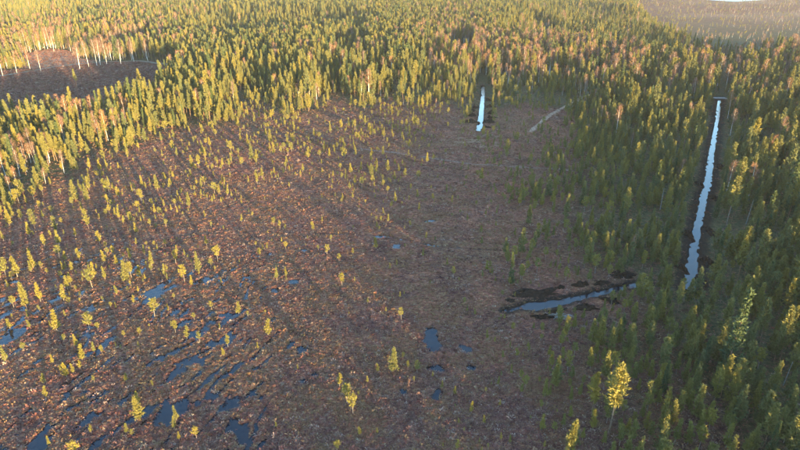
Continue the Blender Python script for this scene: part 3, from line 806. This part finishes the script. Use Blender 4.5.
tree_mass('spruce_forest', 'spruce', CLS == 'spruce', 'dark pointed spruces mixed into the far forest', 'forest')
tree_mass('birch_wood', 'birch', CLS == 'birch', 'reddish leafless birches massed in the far forest', 'forest')

# ------------------------------------------------------------------ heather and sedge of the mire
def clump_proto(seed, kind):
    g = np.random.default_rng(seed); S = Soup()
    n = 16
    for _ in range(n):
        a = g.uniform(0, 6.28); r_ = math.sqrt(g.random()) * .42
        o = np.array([math.cos(a) * r_, math.sin(a) * r_, 0])
        if kind == 'heath':
            d = unit(np.array([math.cos(a) * (.5 + r_), math.sin(a) * (.5 + r_), .38]) + g.normal(size=3) * .22) * g.uniform(.22, .4) * (1.15 - r_)
            w = unit(np.cross(d, np.array([0, 0, 1.0]) + g.normal(size=3) * .35)) * g.uniform(.06, .11)
            S.add([o - w * .5, o + w * .5, o + d + w, o + d - w], [(0, 1, 2), (0, 2, 3)])
        else:
            d = unit(np.array([math.cos(a), math.sin(a), .6]) + g.normal(size=3) * .3) * g.uniform(.25, .45)
            w = unit(np.cross(d, g.normal(size=3))) * g.uniform(.03, .06)
            S.add([o * .5 - w, o * .5 + w, o * .5 + d * .6 + w, o * .5 + d + np.array([0, 0, -.1])], [(0, 1, 2), (0, 2, 3)])
    return S.arrays()
hc = bpy.data.collections.new('library_heath')
for k in range(7):
    kind = 'heath' if k < 5 else 'sedge'
    V_, F_ = clump_proto(700 + k, kind)
    hc.objects.link(bpy.data.objects.new(f'library_heath_{k}', mesh(f'heath_{k}', V_, F_, [M_HEATH if k < 3 else M_MOSS if k < 5 else M_SEDGE])))
n = 560000
hr = 70 * np.exp(rng.random(n) ** .9 * math.log(420 / 70)); ha = rng.uniform(-R(47), R(47), n)
hx, hy = hr * np.sin(ha), hr * np.cos(ha)
u, v, d = g2px(hx, hy)
ok = (u > -60) & (u < 860) & (v < 500)
f = idw(np.clip(u, -80, 880), np.clip(v, -8, 470), TF, [2, 3])
ok &= rng.random(n) < 1 - .75 * sstep(3.5, 6, f[:, 0])
z, pl_, bare_, pa_ = ground_fields(hx, hy)
ok &= (pl_ < .25) & (bare_ < rng.uniform(.2, 1.2, n)) & (z > WATER_Z + .03)
for pl, w in ((TRACK, .7), (TRAIL, .3), (RUT, .5)):
    dd, _, _ = seg_dist(hx, hy, pl); ok &= dd > w
hx, hy, z, pa_, hr = hx[ok], hy[ok], z[ok], pa_[ok], hr[ok]
m_ = len(hx)
sc = np.clip(np.exp(rng.normal(size=m_) * .45) * .55, .22, 1.5) * (1 + .6 * sstep(120, 400, hr))
sed = rng.random(m_) < .10 + .22 * fbm(hx / 6, hy / 6, 77, 2) * (.4 + sstep(-.2, .6, pa_))
zone = fbm(hx / 7, hy / 7, 83, 3) + rng.normal(size=m_) * .10
pick = np.where(sed, rng.integers(5, 7, m_), np.where(zone > .5, rng.integers(3, 5, m_), rng.integers(0, 3, m_)))
mass('bog_heather', np.stack([hx, hy, z - .05], 1), np.stack([sc, sc, sc * rng.uniform(.45, 1.0, m_)], 1), rng.uniform(0, 6.28, m_), pick, hc, 'brown heather and straw-coloured sedge covering the mire', 'heather', .15)

bb = CLEAR.min(0), np.maximum(CLEAR.max(0), SANDPIT.max(0))
n = 48000
cx_, cy_ = rng.uniform(bb[0][0], bb[1][0], n), rng.uniform(bb[0][1], bb[1][1], n)
k = (in_poly(cx_, cy_, CLEAR) | (in_poly(cx_, cy_, SANDPIT) & (rng.random(n) < .5))) & (seg_dist(cx_, cy_, SANDY)[0] > 2.4) 
cx_, cy_ = cx_[k], cy_[k]; m_ = len(cx_)
sc = rng.uniform(.8, 2.2, m_)
mass('clearing_brush', np.stack([cx_, cy_, ground_z(cx_, cy_) - .05], 1), np.stack([sc, sc, sc], 1), rng.uniform(0, 6.28, m_), rng.integers(0, 3, m_), hc, 'dark heather and brush covering the felled clearing', 'brush', .2)  # only dark clumps here, painting in the shade of the trees in front

# ------------------------------------------------------------------ heaps of dug peat beside the ditches, brushwood
def heap_mesh(seed, a, b, h):
    g = np.random.default_rng(seed)
    nu, nv = 26, 9
    V, F = [], []
    for j in range(nv):
        q = j / (nv - 1)
        for i in range(nu):
            t = i / nu * 6.283
            rr = (1 - q) ** .8 * (1 + .75 * (vnoise(np.array([math.cos(t) * 1.7 + seed]), np.array([math.sin(t) * 1.7 + q]), seed)[0] - .5) * 2)
            zz = h * (1 - (1 - q) ** 1.7) * (.3 + 1.4 * vnoise(np.array([math.cos(t) * rr * 2 + seed]), np.array([math.sin(t) * rr * 2]), seed + 5)[0]) + g.normal() * .10 * h * (j > 0)
            V.append((math.cos(t) * rr * a + g.normal() * .05 * a, math.sin(t) * rr * b + g.normal() * .05 * b, zz - (.35 if j == 0 else 0)))
    for j in range(nv - 1):
        for i in range(nu):
            F.append((j * nu + i, j * nu + (i + 1) % nu, (j + 1) * nu + (i + 1) % nu, (j + 1) * nu + i))
    F.append(tuple((nv - 1) * nu + i for i in range(nu)))
    return mesh('peat_heap', V, F, [m_peat])
HEAPS = [  # pixel, half length, half width, height, turn, label
 (540, 294, 5.4, 2.0, .9, .12, 'broad dark peat heap above the wide part of the side ditch'),
 (510, 301, 1.6, 1.0, .5, .1, 'small lone peat heap by the pointed end of the side ditch'),
 (560, 288, 1.5, .9, .5, .3, 'small peat heap just right of the broad one above the side ditch'),
 (580, 285.5, 2.8, 1.3, .8, .1, 'middle peat heap of the row above the side ditch'),
 (600, 284, 2.6, 1.2, .7, .3, 'peat heap above the side ditch, next towards the forest'),
 (626, 276, 3.4, 2.2, 1.0, .2, 'dark peat heap above the side ditch against the forest edge'),
 (543, 317.5, 2.6, 1.1, .6, 0, 'low peat heap left of the pale brushwood'),
 (558, 311.5, 2.4, .9, .5, .2, 'low peat heap between the side ditch and the pale brushwood'),
 (586, 308, 3.2, 1.6, .8, -.2, 'peat heap below the middle of the side ditch'),
 (611, 301.5, 2.4, 1.4, .7, -.2, 'peat heap below the side ditch nearest the forest'),
 (474.5, 108, 1.6, 1.4, .8, 0, 'farthest peat heap on the left bank of the bright far ditch'),
 (472, 111.5, 2.1, 1.2, .9, .1, 'second farthest peat heap on the left bank of the bright far ditch'),
 (472, 116.3, 2.1, 1.1, .9, 0, 'second nearest peat heap on the left bank of the bright far ditch'),
 (470.5, 122, 2.4, 1.5, 1.0, .1, 'nearest peat heap on the left bank of the bright far ditch'),
 (476.0, 122.6, 1.2, .8, .6, 0, 'little peat heap close to the water left of the bright far ditch'),
 (488, 100.5, 1.7, 1.6, .9, 0, 'farthest peat heap on the right bank of the bright far ditch'),
 (490.5, 107, 2.0, 1.4, .9, 0, 'second farthest peat heap on the right bank of the bright far ditch'),
 (491.4, 113.8, 2.2, 1.2, .9, .1, 'third farthest peat heap on the right bank of the bright far ditch'),
 (491.6, 118.3, 2.2, 1.1, .9, 0, 'third nearest peat heap on the right bank of the bright far ditch'),
 (489.6, 122.4, 2.4, 1.3, .9, -.1, 'second nearest peat heap on the right bank of the bright far ditch'),
 (487.5, 127.8, 1.6, .9, .7, 0, 'nearest peat heap on the right bank of the bright far ditch'),
 (703, 283, 1.6, 3.0, .9, .1, 'peat heap right of the near end of the long ditch'),
 (706, 262, 1.5, 3.4, 1.0, -.1, 'peat heap on the right bank a little up the long ditch'),
 (711, 233, 1.7, 3.6, .9, 0, 'peat heap on the right bank below the bend of the long ditch'),
 (716, 200, 1.6, 4.0, 1.0, 0, 'peat heap on the right bank beside the bend of the long ditch'),
 (721, 168, 1.6, 4.6, 1.0, 0, 'peat heap on the right bank above the bend of the long ditch'),
 (681, 268, 1.4, 2.4, .8, .3, 'peat heap on the left bank near the end of the long ditch'),
 (687, 235, 1.5, 3.4, .9, .1, 'peat heap on the left bank in the middle of the long ditch'),
 (698, 184, 1.4, 3.6, .9, 0, 'peat heap on the left bank at the bend of the long ditch')]
for k, (uu, vv, a, b, h, ro, lab) in enumerate(HEAPS):
    x, y = px2g(uu, vv)
    o = link('peat_heap', heap_mesh(900 + k * 13, a * (1.25 if vv < 130 else 1), b * (1.3 if vv < 130 else 1), h * (1.4 if vv < 130 else 1.1)), label=lab, category='peat heap', group='heaps of dug peat beside the ditches')
    o.location = (float(x), float(y), float(ground_z(x, y)[0]) * .5); o.rotation_euler = (0, 0, ro)

g = np.random.default_rng(41)
bx, by = px2g(561, 317.5)
root = link('brushwood_pile', None, label='pale grey pile of dead branches below the side ditch', category='brushwood')
root.location = (float(bx), float(by), .1); root.rotation_euler = (0, 0, -.1)
for k in range(34):
    S = Soup(); l = g.uniform(1.0, 3.2); a = g.normal() * .5; e = g.uniform(-.04, .14)
    c0 = np.array([g.normal() * 1.3, g.normal() * .55, .1 + abs(g.normal()) * .28])
    dv = np.array([math.cos(a) * l / 2, math.sin(a) * l / 2, e * l])
    S.tube([c0 - dv, c0 + g.normal(size=3) * .08, c0 + dv], [.07, .09, .04], 5)
    Vb, Fb = S.arrays()
    link('branch', mesh('branch', Vb, Fb, [M_SNAG]), root)

# plank crossing where the gravel track passes the long ditch
bx, by = px2g(719.8, 98.3)
root = link('plank_bridge', None, label='pale plank bridge over the far end of the long ditch', category='bridge')
root.location = (float(bx), float(by), .28)
def box(a, b, c3):
    V = [(sx * a / 2, sy * b / 2, sz * c3 / 2) for sz in (-1, 1) for sy in (-1, 1) for sx in (-1, 1)]
    return V, [(0, 2, 3, 1), (4, 5, 7, 6), (0, 1, 5, 4), (2, 6, 7, 3), (0, 4, 6, 2), (1, 3, 7, 5)]
Vp, Fp = box(.42, 4.2, .12)
pm = mesh('plank', Vp, Fp, [M_SNAG])
for k in range(16):
    o = link('plank', pm, root); o.location = ((k - 7.5) * .46, g.normal() * .06, g.normal() * .01)
Vp, Fp = box(7.6, .22, .24)
bm_ = mesh('beam', Vp, Fp, [M_SNAG])
for s in (-1, 1):
    o = link('beam', bm_, root); o.location = (0, s * 1.5, -.19)

# ------------------------------------------------------------------ evening haze
m_h = bpy.data.materials.new('evening_haze'); m_h.use_nodes = True
N, L = m_h.node_tree.nodes, m_h.node_tree.links
N.remove(N['Principled BSDF'])
pv = N.new('ShaderNodeVolumePrincipled')
pv.inputs['Color'].default_value = (.92, .90, .93, 1); pv.inputs['Density'].default_value = .000045; pv.inputs['Anisotropy'].default_value = .1
L.new(pv.outputs[0], N['Material Output'].inputs['Volume'])
Vh, Fh = box(5600, 5600, 98)
o = link('haze', mesh('haze', Vh, Fh, [m_h]), kind='stuff', label='thin evening haze over the plain', category='haze')
o.location = (0, 0, 98 / 2 - 3)
